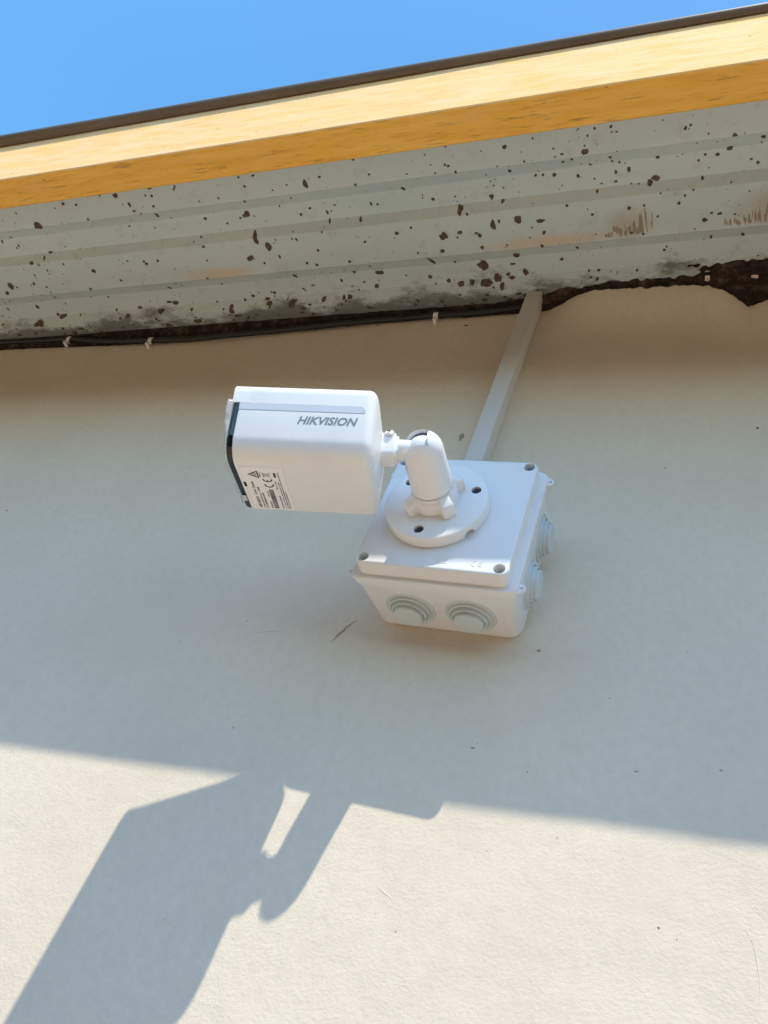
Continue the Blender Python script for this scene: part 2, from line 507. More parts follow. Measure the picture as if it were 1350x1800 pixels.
# roof sheet
prof = []
y = -140.0
prof.append((-224, 0))
while y < 2600:
    for a, z in RIB: prof.append((y+a, z))
    y += PITCH
verts = []; faces = []
xs3 = [-3000, -1500, -800, -400, -100, 200, 600, 1500, 3000]
for x in xs3:
    for yy, z in prof: verts.append((x, yy, sheet_z(x)+z))
    for yy, z in reversed(prof): verts.append((x, yy, sheet_z(x)+z+.8))
nr = 2*len(prof)
for i in range(len(xs3)-1):
    for k in range(nr):
        k2 = (k+1) % nr
        faces.append((i*nr+k, i*nr+k2, (i+1)*nr+k2, (i+1)*nr+k))
roof = link('roof_sheet', from_data(verts, faces), M_sheet, house)

# barge board
bm = bmesh.new()
FZ = 253.5
def fz(x): return FZ + .0757*x
verts = []; faces = []
bx_ = [-3000, -1500] + [-900 + 30*i for i in range(45)] + [900, 1800, 3000]
sec = [(-228, 1.2), (-227, 0), (-203, 0), (-202, 1), (-202, 97), (-228, 97)]
for x in bx_:
    for q, (yy, z) in enumerate(sec):
        wob = .6*noise.noise(Vector((x*.02, q*.9, 0))) if q < 4 else 0
        verts.append((x, yy + wob*.5, fz(x) + z + wob))
nr = len(sec)
for i in range(len(bx_)-1):
    for k in range(nr):
        k2 = (k+1) % nr
        faces.append((i*nr+k, i*nr+k2, (i+1)*nr+k2, (i+1)*nr+k))
faces.append(tuple(range(nr))); faces.append(tuple((len(bx_)-1)*nr + k for k in range(nr-1, -1, -1)))
board = link('barge_board', from_data(verts, faces), M_wood, house)

# rolled edge of the flashing
verts = []; faces = []
prof = [(-229.2, 88)] + [(-232.0 + 6*math.cos(a), 93 + 4.7*math.sin(a)) for a in [math.radians(t) for t in range(250, 69, -15)]] + [(-222, 104), (-150, 113), (-150, 114.5), (-222, 106)]
prof = prof[:14] + [(-222, 101.2), (-226, 100.5)]
xsf = [-3000, -1500, -900, -700, -580, -545, -500, -300, 0, 200, 500, 1500, 3000]
for x in xsf:
    sh = 4.5*sstep(-600, 250, x)
    dz = 3.0*sstep(-600, 250, x)
    for yy, z in prof: verts.append((x, yy+sh*(1 if yy < -229.5 else 0), fz(x)+z+dz))
nr = len(prof)
for i in range(len(xsf)-1):
    for k in range(nr):
        k2 = (k+1) % nr
        faces.append((i*nr+k, i*nr+k2, (i+1)*nr+k2, (i+1)*nr+k))
link('roof_edge_flashing', from_data(verts, faces), M_flash, house, 40)

# splashes of mud on the underside of the sheet (measured spots, then a random spray)
CAMP = Vector((167.65, -438.25, -354.51))
def to_sheet(u, v):
    """where a sight line meets the underside of the roof: gives real positions on the sheet"""
    d = rt*((u-675)/1456.1) + fw + up*((900-v)/1456.1)
    p = None; off = 0
    for _ in range(6):
        t = (353 + off + SL*CAMP.x - CAMP.z)/(d.z - SL*d.x)
        p = CAMP + d*t; off = rib_z(p.y)
    return p
SPOT_A = [(405,687,10,1),(525,660,8,.7),(222,716,7,1),(268,720,5,1),(135,795,13,.6),(540,725,6,1),(553,757,7,1),(310,771,5,1),(722,768,6,1),(868,752,13,1.2),(768,697,5,1),(838,623,5,1),(888,617,6,.7),(1073,647,15,2.2),(1122,622,6,1),(1008,650,4,1),(958,668,4,1),(1250,650,6,1.2),(1298,613,5,1),(1090,732,6,1),(1160,775,7,1.8),(1165,742,4,1),(1305,716,6,1.4),(1328,718,5,1),(897,840,15,2.6),(945,868,15,1.5),(716,867,7,1),(708,832,4,1),(878,908,13,.6),(178,886,7,.6),(112,925,8,1),(38,1005,13,1.2),(25,1030,8,1),(120,998,6,1),(330,952,8,1.2),(515,927,6,1),(425,985,5,1),(448,917,4,1),(1118,880,6,1),(1080,925,6,1),(1283,850,6,1),(1230,920,6,1),(1115,930,6,1),(890,1040,7,1),(965,1028,6,1),(1038,970,7,1),(1245,955,7,1),(1325,1005,9,1),(205,1105,7,1),(225,1110,12,.6),(475,742,4,1),(455,795,4,1),(545,800,4,1),(800,785,5,.6),(860,655,5,1),(845,765,5,1),(930,925,5,1),(1030,1060,12,.7),(1140,1050,9,.9),(140,1130,9,.8),(60,1010,4,1)]
SPOT_B = [(423,517,9,1),(226,583,6,1),(216,515,5,1),(706,535,13,.9),(740,450,6,1.3),(797,444,7,1.3),(818,463,5,1.4),(683,453,4,1),(493,568,5,1.3),(602,551,4,1),(795,553,6,.6),(802,566,5,1),(828,570,5,1),(962,552,8,1),(1233,474,8,.7),(1215,520,12,.9),(1173,543,8,.7),(1130,543,6,1),(1315,570,8,1),(1335,480,8,.6),(1328,500,4,1),(955,626,16,.9),(935,640,12,1.2),(682,618,7,1.3),(533,616,6,1),(378,690,11,1.3),(418,706,7,1),(268,735,14,1.7),(386,652,4,1),(420,660,4,1),(384,790,15,2),(471,772,17,1.2),(550,776,12,.5),(210,830,17,1.1),(268,816,9,.7),(337,827,9,1.2),(733,754,6,1),(862,731,8,1.2),(914,722,5,1),(870,818,7,.8),(912,822,6,1),(1128,772,11,1),(1180,750,9,.8),(1058,687,6,1.4),(1088,667,5,1),(973,680,4,1),(1220,640,4,1),(815,637,6,.8),(740,628,4,1),(168,917,11,2),(350,932,19,1),(400,975,18,1.3),(163,972,9,1.2),(227,985,9,1),(310,990,10,1),(360,992,18,.5),(415,1005,12,1.5),(498,955,13,1.4),(450,975,10,.7),(467,897,12,.9),(205,882,9,.7),(95,800,5,1),(45,820,8,1),(890,948,5,1),(755,948,6,1),(985,878,6,1),(1150,832,6,1.4),(1262,822,7,1),(680,870,6,1),(625,910,7,.8),(345,870,8,1),(270,995,12,.7),(135,686,4,1),(250,690,4,1),(660,560,5,.6),(765,645,4,1),(1120,625,7,1.6),(870,645,4,1),(895,645,4,1),(80,612,4,.6),(180,608,4,1.5)]
verts = []; faces = []
def splat(cx, cy, rx, ry, ang=0, out=None, h=.5, zoff=.25, n=11):
    vs, fs = out; b0 = len(vs)
    ca, sa = math.cos(ang), math.sin(ang)
    ph = random.random()*100
    for i in range(n):
        a = 2*PI*i/n
        q = 1 + .55*noise.noise(Vector((math.cos(a)*1.3, math.sin(a)*1.3, ph))) + .22*(random.random()-.5)
        px, py = rx*q*math.cos(a), ry*q*math.sin(a)
        x, y = cx + px*ca - py*sa, cy + px*sa + py*ca
        vs.append((x, y, sheet_z(x) + rib_z(y) - zoff))
    for k in range(n):
        p = vs[b0+k]
        x, y = cx + (p[0]-cx)*.55, cy + (p[1]-cy)*.55
        vs.append((x, y, sheet_z(x) + rib_z(y) - zoff - h))
    for i in range(n):
        j = (i+1) % n
        fs.append((b0+i, b0+j, b0+n+j, b0+n+i))
    fs.append(tuple(b0+n+i for i in range(n)))
mud = ([], [])
for spots, off in ((SPOT_A, 0), (SPOT_B, 675)):
    for u, v, r, asp in spots:
        p = to_sheet(off + u/2, v/2)
        e = to_sheet(off + u/2 + r/2, v/2); g = to_sheet(off + u/2, v/2 + r/2)
        sx = abs(e.x - p.x); sy = (g - p).length*.85
        k = .9
        splat(p.x, p.y, sx*k/math.sqrt(asp), sy*k*math.sqrt(asp), random.uniform(-.35, .1), mud, h=min(1.2, .15*sx+.2))
for i in range(950):
    x = random.uniform(-760, 230); y = random.uniform(-175, -8)
    d = .5 + .5*noise.noise(Vector((x*.012, y*.02, 11)))
    if random.random() > d*1.1: continue
    r = .4 + 1.3*random.random()**3
    splat(x, y, r, r*random.uniform(.6, 1.8), random.uniform(-.5, .5), mud, h=.25, n=7)
for i in range(100):                                    # denser dirt next to the wall
    x = random.uniform(-760, 40); y = -7 - abs(random.gauss(0, 13))
    r = .8 + 2.0*random.random()**2
    splat(x, y, r*random.uniform(1, 2.2), r, 0, mud, h=.3, n=8)
me = bpy.data.meshes.new('mud'); me.from_pydata([tuple(c*mm for c in v) for v in mud[0]], [], mud[1])
tag(link('mud_splash', me, M_mud, roof), kind='stuff')
# tan run marks
st = ([], [])
for x0, x1, ya, yb, n in ((50, 88, -63, -90, 38), (150, 215, -63, -94, 55)):
    for i in range(n):
        t = random.random()
        x = x0 + (x1-x0)*t
        hgt = (.12 + .88*t*random.random()) * (ya-yb); x += random.uniform(-3, 3); ya_ = ya - random.uniform(0, 7)*random.random()
        splat(x, ya_ - hgt/2, random.uniform(.15, .6)*random.choice((1, 1, 2)), hgt/2, random.uniform(-.12, .02), st, h=.05, zoff=.12, n=9)
me = bpy.data.meshes.new('st'); me.from_pydata([tuple(c*mm for c in v) for v in st[0]], [], st[1])
tag(link('water_stain', me, M_streak, roof), kind='stuff')
# ------------------------------------------------------------------ trunking, cable and clips
tr = empty('cable_trunking', (-.019, 0, .045), 'white square plastic cable trunking running up wall from junction box to roof', 'trunking')
cxt = -18.95; hw = 7.4
v = [(cxt-hw, -.0, 0), (cxt-hw, -13.2, 0), (cxt+hw, -13.2, 0), (cxt+hw, 0, 0)]
base = link('channel', bevel_box(cxt-hw+.25, cxt+hw-.25, -13.2, -.2, 44, 349.5, .3, 1), M_pvc, tr)
link('cover', bevel_box(cxt-hw, cxt+hw, -15.8, -12.4, 46, 351, .9, 2), M_pvc, tr, 40)

pts = [(-1500, 232), (-1000, 274), (-736, 295.5), (-680, 297.3), (-620, 300.8), (-570, 301.0), (-510, 296.5), (-447, 295.5), (-395, 298), (-349, 302), (-283, 312), (-218, 319.5), (-172, 326), (-116, 330.2), (-68, 335), (-24, 342), (-12, 345)]
cab = spline([(x, -3.4 - (1.0 if i % 2 else 0), z+.8) for i, (x, z) in enumerate(pts)], 6)
vv, ff = tube(cab, 3.0, 10)
tag(link('cable', from_data(vv, ff), M_cable, None, 60), 'black cable sagging along the top of the wall under the roof', 'cable')
def clip(x, z, ang, lab):
    e = empty('cable_clip', (x*mm, -.002, z*mm), lab, 'cable clip', 'cable clips along the wall top')
    bm_v = []
    ring = []
    for t in range(-20, 201, 20):                        # saddle over the cable
        a = math.radians(t); ring.append((math.sin(a)*-4.6 - 3.2, math.cos(a)*4.6))
    inner = [(-3.2 + (yy+3.2)*.74, zz*.74) for yy, zz in ring]
    R = Matrix.Rotation(ang, 3, 'Y')
    vs = []
    for xx in (-2.4, 2.4):
        for yy, zz in ring + inner[::-1]:
            p = R @ Vector((xx, yy, zz - 1)); vs.append((x+p.x, p.y, z+p.z))
    n = len(ring)*2; fs = []
    for i in range(n):
        j = (i+1) % n; fs.append((i, j, n+j, n+i))
    fs.append(tuple(range(n-1, -1, -1))); fs.append(tuple(range(n, 2*n)))
    link('saddle', from_data(vs, fs), M_clip, e)
    p = R @ Vector((0, 0, -8.4))
    vv, ff = lathe([(0, 2.1), (6.6, 2.1), (7, 1.6)], (x+p.x, .4, z+p.z), (0, -1, 0), 14)
    t_ = link('nail_boss', from_data(vv, ff), M_clip, e, 40)
    vv, ff = lathe([(0, 1.2), (.6, 1.1), (.9, .4)], (x+p.x, -6.6, z+p.z), (0, -1, 0), 12)
    link('nail', from_data(vv, ff), M_steel, e, 40)
clip(-570, 302, .35, 'white cable clip farthest left on the black cable')
clip(-447, 296.5, .25, 'white cable clip second from the left on the black cable')
clip(-116, 331, -.05, 'white cable clip nearest the plastic trunking')

# ------------------------------------------------------------------ junction box
jb = empty('junction_box', (0, 0, 0), 'white square plastic junction box with rubber grommets fixed to the wall', 'junction box')
def yring(hw_, hh_, r, y, cz=0, seg=6): return [(a, y, b_+cz) for a, b_ in rect_ring(hw_, hh_, r, seg)]
rings = [yring(49, 46.2, 8, -.3), yring(50, 47.2, 8.5, -2.5), yring(53.2, 51.4, 7, -46), yring(54.6, 53.2, 7, -49.5), yring(54.8, 53.4, 7, -55.2), yring(54.2, 52.8, 6.6, -56), yring(49.0, 49.0, 5, -56.2)]
v, f_ = loft(rings)
body = link('body', from_data(v, f_), M_boxplastic, jb, 28)
rings = [yring(50, 50, 6, -55.6), yring(50, 50, 6, -57.2), yring(50, 50, 6, -65.6), yring(49.6, 49.6, 5.7, -66.8), yring(48.8, 48.8, 5.2, -67.4), yring(48, 48, 5, -67.5)]
v, f_ = loft(rings)
lid = link('lid', from_data(v, f_), M_boxplastic, jb)
HOLES = [(-44.6, -44.8), (44.2, -44.8), (44.2, 44.8), (-44.6, 44.8)]
cut = []
for hx, hz in HOLES:
    v, f_ = lathe([(0, 3.7), (12, 3.7)], (hx, -57.6, hz), (0, -1, 0), 32)
    cut.append(from_data(v, f_))
boolean(lid, cut)
lid.data.shade_smooth(); lid.data.set_sharp_from_angle(angle=math.radians(30))
def screw_mesh(center, axis, r, h, cross=True, deep=.8):
    v, f_ = lathe([(0, r), (h*.6, r), (h, r*.72)], center, axis, 20)
    return from_data(v, f_)
def cross_mesh(center, axis, r, w_, ang=.4):
    ax = Vector(axis).normalized(); t = Vector((0, 0, 1)) if abs(ax.z) < .9 else Vector((1, 0, 0))
    e1 = ax.cross(t).normalized(); e2 = ax.cross(e1)
    e1, e2 = e1*math.cos(ang)+e2*math.sin(ang), e2*math.cos(ang)-e1*math.sin(ang)
    vs = []; fs = []
    pts_ = [(r, w_), (w_, w_), (w_, r), (-w_, r), (-w_, w_), (-r, w_), (-r, -w_), (-w_, -w_), (-w_, -r), (w_, -r), (w_, -w_), (r, -w_)]
    for a, b_ in pts_: vs.append(tuple(Vector(center) + e1*a + e2*b_))
    return from_data(vs, [tuple(range(12))])
for hx, hz in HOLES:
    s = link('screw', screw_mesh((hx, -57.6, hz), (0, -1, 0), 3.2, 1.8), M_black, lid, 40)
# raised moulding marks at the lower edge of the lid
def flat_to(me, origin, ex, ey, ez, lift):
    """put a text mesh on a plane with axes ex, ey and normal ez (mm origin)"""
    o = Vector(origin)*mm; ex, ey, ez = Vector(ex), Vector(ey), Vector(ez)
    for vt in me.vertices: vt.co = o + ex*vt.co.x + ey*vt.co.y + ez*(vt.co.z + lift*mm)
    return me
def arc_verts(cx, cy, r0, r1, a0, a1, n=14):
    vs = []; fs = []
    for i in range(n+1):
        a = math.radians(a0 + (a1-a0)*i/n)
        vs += [(cx + r0*math.cos(a), cy + r0*math.sin(a)), (cx + r1*math.cos(a), cy + r1*math.sin(a))]
    for i in range(n): fs.append((2*i, 2*i+1, 2*i+3, 2*i+2))
    return vs, fs
class Flat:
    def __init__(s): s.v = []; s.f = []
    def add(s, vs, fs):
        b0 = len(s.v); s.v += vs; s.f += [tuple(i+b0 for i in q) for q in fs]
    def rect(s, x0, x1, y0, y1): s.add([(x0, y0), (x1, y0), (x1, y1), (x0, y1)], [(0, 1, 2, 3)])
    def arc(s, *a): s.add(*arc_verts(*a))
    def line(s, p, q, w_):
        d = Vector((q[0]-p[0], q[1]-p[1])).normalized(); n = Vector((-d.y, d.x))*w_/2
        s.add([(p[0]-n.x, p[1]-n.y), (q[0]-n.x, q[1]-n.y), (q[0]+n.x, q[1]+n.y), (p[0]+n.x, p[1]+n.y)], [(0, 1, 2, 3)])
    def text(s, body_, x, y, size, shear=0, bold=0, sx=1.0):
        me = text_mesh(body_, size, shear, bold)
        s.add([(x + vt.co.x*sx, y + vt.co.y) for vt in me.vertices], [tuple(p.vertices) for p in me.polygons])
        bpy.data.meshes.remove(me)
    def mesh(s, fn):
        me = bpy.data.meshes.new('f'); me.from_pydata([tuple(Vector(fn(*p))*mm) for p in s.v], [], s.f); me.update()
        return me
fl = Flat()
fl.arc(0, 0, 1.5, 2.1, 60, 330); fl.text('S', 1.9, -1.6, 4.6)
fl.arc(21.5, .2, 1.6, 2.2, 75, 285); fl.arc(25.6, .2, 1.6, 2.2, 75, 285); fl.rect(24.2, 25.8, -.1, .5)
mk = link('moulded_mark', fl.mesh(lambda a, b_: (7+a, -67.58, -43.0+b_)), M_boxplastic, lid)
sol = mk.modifiers.new('s', 'SOLIDIFY'); sol.thickness = .0003; sol.offset = 0

# rubber grommets
def grommet(center, axis, slope):
    ax = (Vector(axis) + Vector((0, -slope, 0))*0).normalized()
    prof_ = [(-3, 16.2), (.3, 16.2), (.8, 15.9), (.9, 15.2), (.6, 14.4), (.6, 13.9), (.8, 13.6), (2.0, 13.45), (2.35, 13.1), (2.35, 12.3), (1.7, 11.9), (1.8, 11.5), (3.8, 11.3), (4.15, 11.0), (4.15, 10.3), (3.4, 9.9), (3.5, 9.5), (5.8, 9.3), (6.15, 8.9), (6.2, 8.2), (6.1, 7.6), (6.1, .01)]
    prof_ = [(d*1.2 if d > 0 else d, r*1.05) for d, r in prof_]
    v, f_ = lathe(prof_, center, ax, 44)
    return from_data(v, f_)
for cx in (-20.5, 20.5):
    link('grommet', grommet((cx, -24, -49.2), (0, .055, -1), 0), M_rubber, jb, 30)
    link('grommet', grommet((cx, -24, 49.2), (0, .055, 1), 0), M_rubber, jb, 30)
for cz in (-19, 22):
    link('grommet', grommet((51.6, -24, cz), (1, .05, 0), 0), M_rubber, jb, 30)
    link('grommet', grommet((-51.6, -24, cz), (-1, .05, 0), 0), M_rubber, jb, 30)
# little pierced ears at the corners
for ex_, ez_ in ((-1, -1), (1, -1), (1, 1), (-1, 1)):
    cx, cz = ex_*56.2, ez_*46.5
    o = []
    for y in (-53.2, -51.6):
        ring = [(ex_*53, y, cz - 4.6*1), (ex_*57.5, y, cz - 2.2)]
        ring += [(cx + ex_*2.6*math.cos(math.radians(t)), y, cz + 2.6*math.sin(math.radians(t))) for t in range(-50, 51, 20)]
        ring += [(ex_*57.5, y, cz + 2.2), (ex_*53, y, cz + 4.6)]
        o.append(ring)
    v, f_ = loft(o)
    ear = link('ear', from_data(v, f_), M_boxplastic, jb)
    v, f_ = lathe([(0, 1.05), (6, 1.05)], (cx + ex_*.3, -50, cz), (0, -1, 0), 16)
    boolean(ear, [from_data(v, f_)])

# ------------------------------------------------------------------ security camera
BC = Vector((-7.0, -67.5, .4))                      # centre of the base plate on the lid
sc = empty('security_camera', BC*mm, 'white bullet security camera with black front on a ball bracket, on junction box', 'security camera')
v, f_ = lathe([(0, 33.2), (.6, 34), (8, 34.1), (8.7, 33.7), (9.0, 32.9)], BC, (0, -1, 0), 96)
plate = link('base_plate', from_data(v, f_), M_campaint, sc)
PS = [(-10.7, -26.6), (19.0, 11.8), (-33.0, 15.4)]
PS = [(BC.x + 26.8*math.cos(math.radians(t)), BC.z + 26.8*math.sin(math.radians(t))) for t in (-98, 24, 146)]
cut = []
for x, z in PS:
    v, f_ = lathe([(0, 3.3), (8, 3.3)], (x, -70, z), (0, -1, 0), 28); cut.append(from_data(v, f_))
na = math.radians(-37.5)
ndir = Vector((math.cos(na), 0, math.sin(na)))
v, f_ = lathe([(0, 4.1), (12, 4.1)], BC + ndir*29 + Vector((0, -.6, 0)), ndir, 28); cut.append(from_data(v, f_))
boolean(plate, cut)
plate.data.shade_smooth(); plate.data.set_sharp_from_angle(angle=math.radians(30))
for x, z in PS:
    s = link('screw', screw_mesh((x, -73.4, z), (0, -1, 0), 3.15, 1.9), M_black, plate, 40)
    link('screw_slot', cross_mesh((x, -75.35, z), (0, -1, 0), 1.7, .4), M_hole, plate)

# lobed locking ring
def ring_prof(sc_, nseg=120):
    out = []
    for i in range(nseg):
        a = 2*PI*i/nseg
        l = math.cos(4*(a - math.radians(45)))            # four lobes on the diagonals
        t = sstep(.30, .72, l)
        r = (15.2 + (20.8-15.2)*t)*sc_
        out.append((r*math.cos(a), r*math.sin(a)))
    return out
def rr(sc_, y): return [(BC.x + a, y, BC.z + b_) for a, b_ in ring_prof(sc_)]
v, f_ = loft([rr(.96, -76.2), rr(1, -76.8), rr(1, -83.6), rr(.97, -84.8), rr(.90, -85.6), [(BC.x + 13.6*math.cos(2*PI*i/120), -88.0, BC.z + 13.6*math.sin(2*PI*i/120)) for i in range(120)], [(BC.x + 12.8*math.cos(2*PI*i/120), -88.2, BC.z + 12.8*math.sin(2*PI*i/120)) for i in range(120)]])
link('locking_ring', from_data(v, f_), M_campaint, sc, 35)

# arm sleeve with its slot, ball inside
BY = -118.0
B = Vector((BC.x, BY, BC.z))
prof_ = [(0, 12.2), (.5, 13.1), (1.5, 13.5), (30, 12.9)]
z0 = 30.0
for t in range(10, 91, 8):
    a = math.radians(t); prof_.append((z0 + 12.9*math.sin(a), 12.9*math.cos(a)))
prof_.append((z0 + 12.9, .01))
v, f_ = lathe(prof_, (BC.x, -88.6, BC.z), (0, -1, 0), 72)
sleeve = link('arm_sleeve', from_data(v, f_), M_campaint, sc)

AZ, EL, ROLL = math.radians(11.5), math.radians(12.2), math.radians(-13.0)
a_ = Vector((-math.cos(EL)*math.cos(AZ), -math.cos(EL)*math.sin(AZ), -math.sin(EL)))
n0 = Vector((0, 0, 1)).cross(a_).normalized()
if n0.y > 0: n0 = -n0
u0 = a_.cross(n0)
if u0.z < 0: u0 = -u0
n_ = n0*math.cos(ROLL) + u0*math.sin(ROLL)
u_ = u0*math.cos(ROLL) - n0*math.sin(ROLL)
def L(s, n, u): return tuple(B + a_*s + n_*n + u_*u)      # housing coordinates (mm): forward, towards viewer side, up

side = Vector((a_.x, 0, a_.z)).normalized()               # slot plane: sideways and outwards
wid = Vector((0, -1, 0)).cross(side).normalized()
# hollow for the ball, then the slot
v, f_ = lathe([(-11.4*math.cos(math.radians(t)), 11.4*math.sin(math.radians(t))) for t in range(0, 181, 10)], B, (0, -1, 0), 40)
cuts = [from_data(v, f_)]
rings = []
for s in (-1, 1):
    ring = []
    for i in range(25):
        a = math.radians(-95 + 210*i/24)
        ring.append(tuple(B + side*(24*math.cos(a)) + Vector((0, -1, 0))*(24*math.sin(a)) + wid*(8.0*s)))
    ring.append(tuple(B - side*2 + wid*8.0*s))
    rings.append(ring)
# slot sweeps from sideways to a little past straight out
rings = []
for s in (-1, 1):
    ring = [tuple(B + side*p + Vector((0, -1, 0))*q + wid*(7.4*s)) for p, q in ((26, -9), (26, 24), (-4, 24), (-5.5, 10), (-4.5, 4), (0, -3), (5, -7.5), (10, -9))]
    rings.append(ring)
v, f_ = loft(rings)
cm = from_data(v, f_)
cuts.append(cm)
boolean(sleeve, cuts)
sleeve.data.shade_smooth(); sleeve.data.set_sharp_from_angle(angle=math.radians(32))
v, f_ = lathe([(-10.0*math.cos(math.radians(t)), 10.0*math.sin(math.radians(t))) for t in range(0, 181, 8)], B, a_, 48)
ball = link('ball_joint', from_data(v, f_), M_campaint, sc, 60)
v, f_ = lathe([(6, 6.6), (21, 6.6)], B, a_, 40)
neck = link('neck', from_data(v, f_), M_campaint, sc, 40)
# collar with its clamp screw
def sring(s, hn, hu, r, cn=0, cu=0, seg=5): return [L(s, cn+p, cu+q) for p, q in rect_ring(hn, hu, r, seg)]
v, f_ = loft([sring(16.6, 7.0, 8.4, 3), sring(17.2, 7.6, 9.0, 3.4), sring(25.5, 7.6, 9.0, 3.4)])
collar = link('collar', from_data(v, f_), M_campaint, sc, 30)
v, f_ = loft([sring(15.0, 6.4, 7.6, 4), sring(17.5, 6.9, 8.0, 4)])
link('collar_flange', from_data(v, f_), M_campaint, sc, 30)
sx, sn, su = 20.8, 8.2, 8.2
SD = (u_*.5 + n_*.87)
v, f_ = lathe([(0, 2.9), (1.5, 2.9), (2.2, 2.0), (2.3, .01)], L(sx, sn-1.6, su-1.0), tuple(SD), 22)
scr = link('clamp_screw', from_data(v, f_), M_steel, collar, 40)
link('screw_slot', cross_mesh(tuple(Vector(L(sx, sn-1.6, su-1.0)) + SD*2.36), tuple(SD), 1.5, .35), M_hole, collar)

# housing shell
HN, HU, HR = 33.6, 25.6, 8.0
RS = (8.0, 8.0, 4.5, 13.0)                                # corner radii: top near, top far, bottom far, bottom near
K0, K1 = 27.0, 109.5
TB = 31.2/33.4                                            # sides lean in towards the underside
DU = -1.9
_L0 = L
def L(s, n, u):
    k = TB + (1-TB)*(u+HU)/(2*HU)
    if n < 0: k = 1.08 + (1-1.08)*(u+HU)/(2*HU)
    return _L0(s, n*k - .8, u + DU)
def hs(s, d, r=None): return [L(s, p, q) for p, q in rect_ring(HN-d, HU-d, 0, 8, [max(x-d*.55, 1.5) for x in RS])]
st_ = [(K0-2.2, 20), (K0-1.6, 15), (K0-.6, 9.5), (K0+.1, 5.4), (K0+.9, 3.1), (K0+2.0, 1.5), (K0+3.4, .5), (K0+5.0, .1), (K0+6.6, 0), (K1-1.2, 0), (K1-.35, .25), (K1, .9)]
v, f_ = loft([hs(s, d) for s, d in st_])
housing = link('housing', from_data(v, f_), M_campaint, sc, 38)
# hood: the top cap runs a little past the front glass
def cap_ring(s, e):
    out = []
    for p, q in rect_ring(HN+e, HU+e, HR+e, 8):
        if q > HU-11.5: out.append((p, q))
    return out
hood_o = [(p, q) for p, q in rect_ring(HN+.03, HU+.03, HR+.03, 8) if q > 12.0]
hood_o = [(HN+.03, 10.4)] + hood_o + [(-HN-.03, 10.4)]
hood_i = [(p*.955, 10.4 + (q-10.4)*.86) for p, q in hood_o]
ringA = hood_o + hood_i[::-1]
v, f_ = loft([[L(s, p, q) for p, q in ringA] for s in (K1-6, K1+3.6, K1+4.4)])
link('hood', from_data(v, f_), M_campaint, housing, 40)
# front: black glass panel, bevelled, standing proud of the shell
def fs_(s, d): return [L(s, p, q) for p, q in rect_ring(HN-d, HU-d-.2, 0, 8, [max(x-d*.4, 2) for x in RS])]
v, f_ = loft([fs_(K1-.5, .9), fs_(K1+.2, .5), fs_(K1+2.6, .6), fs_(K1+3.8, 1.5), fs_(K1+4.3, 4)])
front = link('front_panel', from_data(v, f_), M_gloss, housing, 40)
v, f_ = lathe([(0, 15), (1.2, 15), (1.6, 14), (1.0, 12.5), (.4, 12)], L(K1+4.2, 0, 0), a_, 40)
link('lens_ring', from_data(v, f_), M_black, housing, 40)
v, f_ = lathe([(0, 9), (1.6, 7.5), (2.6, 4), (2.9, .01)], L(K1+4.2, 0, 0), a_, 32)
link('lens', from_data(v, f_), M_gloss, housing, 60)
# peeling clear film on the front
def film(rows_, th=.25):
    vs = []; fs = []
    n = len(rows_[0])
    for r in rows_: vs += [L(*p) for p in r]
    for i in range(len(rows_)-1):
        for k in range(n-1): fs.append((i*n+k, i*n+k+1, (i+1)*n+k+1, (i+1)*n+k))
    me = from_data(vs, fs)
    o = link('protective_film', me, M_film, housing, 60)
    sm = o.modifiers.new('s', 'SOLIDIFY'); sm.thickness = th*mm
    return o
path = [(HN+.5, 11 - 21.0*i/14) for i in range(15)]                       # down the viewer side
path += [(HN-14+.5 + 14*math.cos(math.radians(t)), -HU+14 + 14*math.sin(math.radians(t)) - .3) for t in range(-15, -91, -15)]
path += [(HN-14 - 46.0*i/14, -HU-.3) for i in range(1, 14)]               # and on under the front
rows_ = []
for i, (p, q) in enumerate(path):
    t = i/(len(path)-1)
    hgt = 2.4*sstep(.46, .30, t)*(.55+.45*math.sin(PI*min(1, t/.44+.12))) + 1.1
    out_ = .7*math.sin(17*t) + .35*math.sin(41*t)
    k = 1 if q > -HU+14 else 0
    lift = 1.6*sstep(.40, .1, t)
    rows_.append([(K1+3.4 + hgt*j/3, p + k*(out_*.5 + lift*j/3 + .2) , q - (1-k)*.1) for j in range(4)])
film(rows_)
fl_tape = [(K1+.1, -14.5), (K1+3.9, -14.5), (K1+3.9, -20.5), (K1+.1, -20.5)]
link('tape_tab', from_data([L(s_, p_, -HU+.45-.55*(1)) for s_, p_ in fl_tape], [(0, 1, 2, 3)]), M_silver, housing)
# slot for the silver trim and the grey lettering on the viewer side
def side_strip(s0, s1, q0, q1, off, r=2.2):
    vs = []; pts_ = []
    for a, b_ in rect_ring((s1-s0)/2, (q1-q0)/2, r, 5): pts_.append((a+(s0+s1)/2, b_+(q0+q1)/2))
    return pts_
Q0, Q1 = 5.4, 9.8
def side_n(q):
    """viewer-side face distance at height q"""
    c = HU-HR
    if q <= c: return HN
    return HN-HR + math.sqrt(max(0, HR*HR-(q-c)**2))
def strip_mesh(s0, s1, q0, q1, off, rear_round):
    vs = []; fs = []; n = 10
    for i in range(n+1):
        q = q0 + (q1-q0)*i/n
        e = s0 + (rear_round*(1-math.sqrt(max(0, 1-((i/n))**2))) if rear_round else 0)
        d = side_n(q)+off
        vs += [L(e, d, q), L(s1, d, q), L(e, d-1.2, q), L(s1, d-1.2, q)]
    for i in range(n):
        a, b_ = 4*i, 4*i+4
        fs += [(a, a+1, b_+1, b_), (a+2, a, b_, b_+2)]
    fs += [(0, 2, 3, 1), (4*n, 4*n+1, 4*n+3, 4*n+2)]
    return from_data(vs, fs)
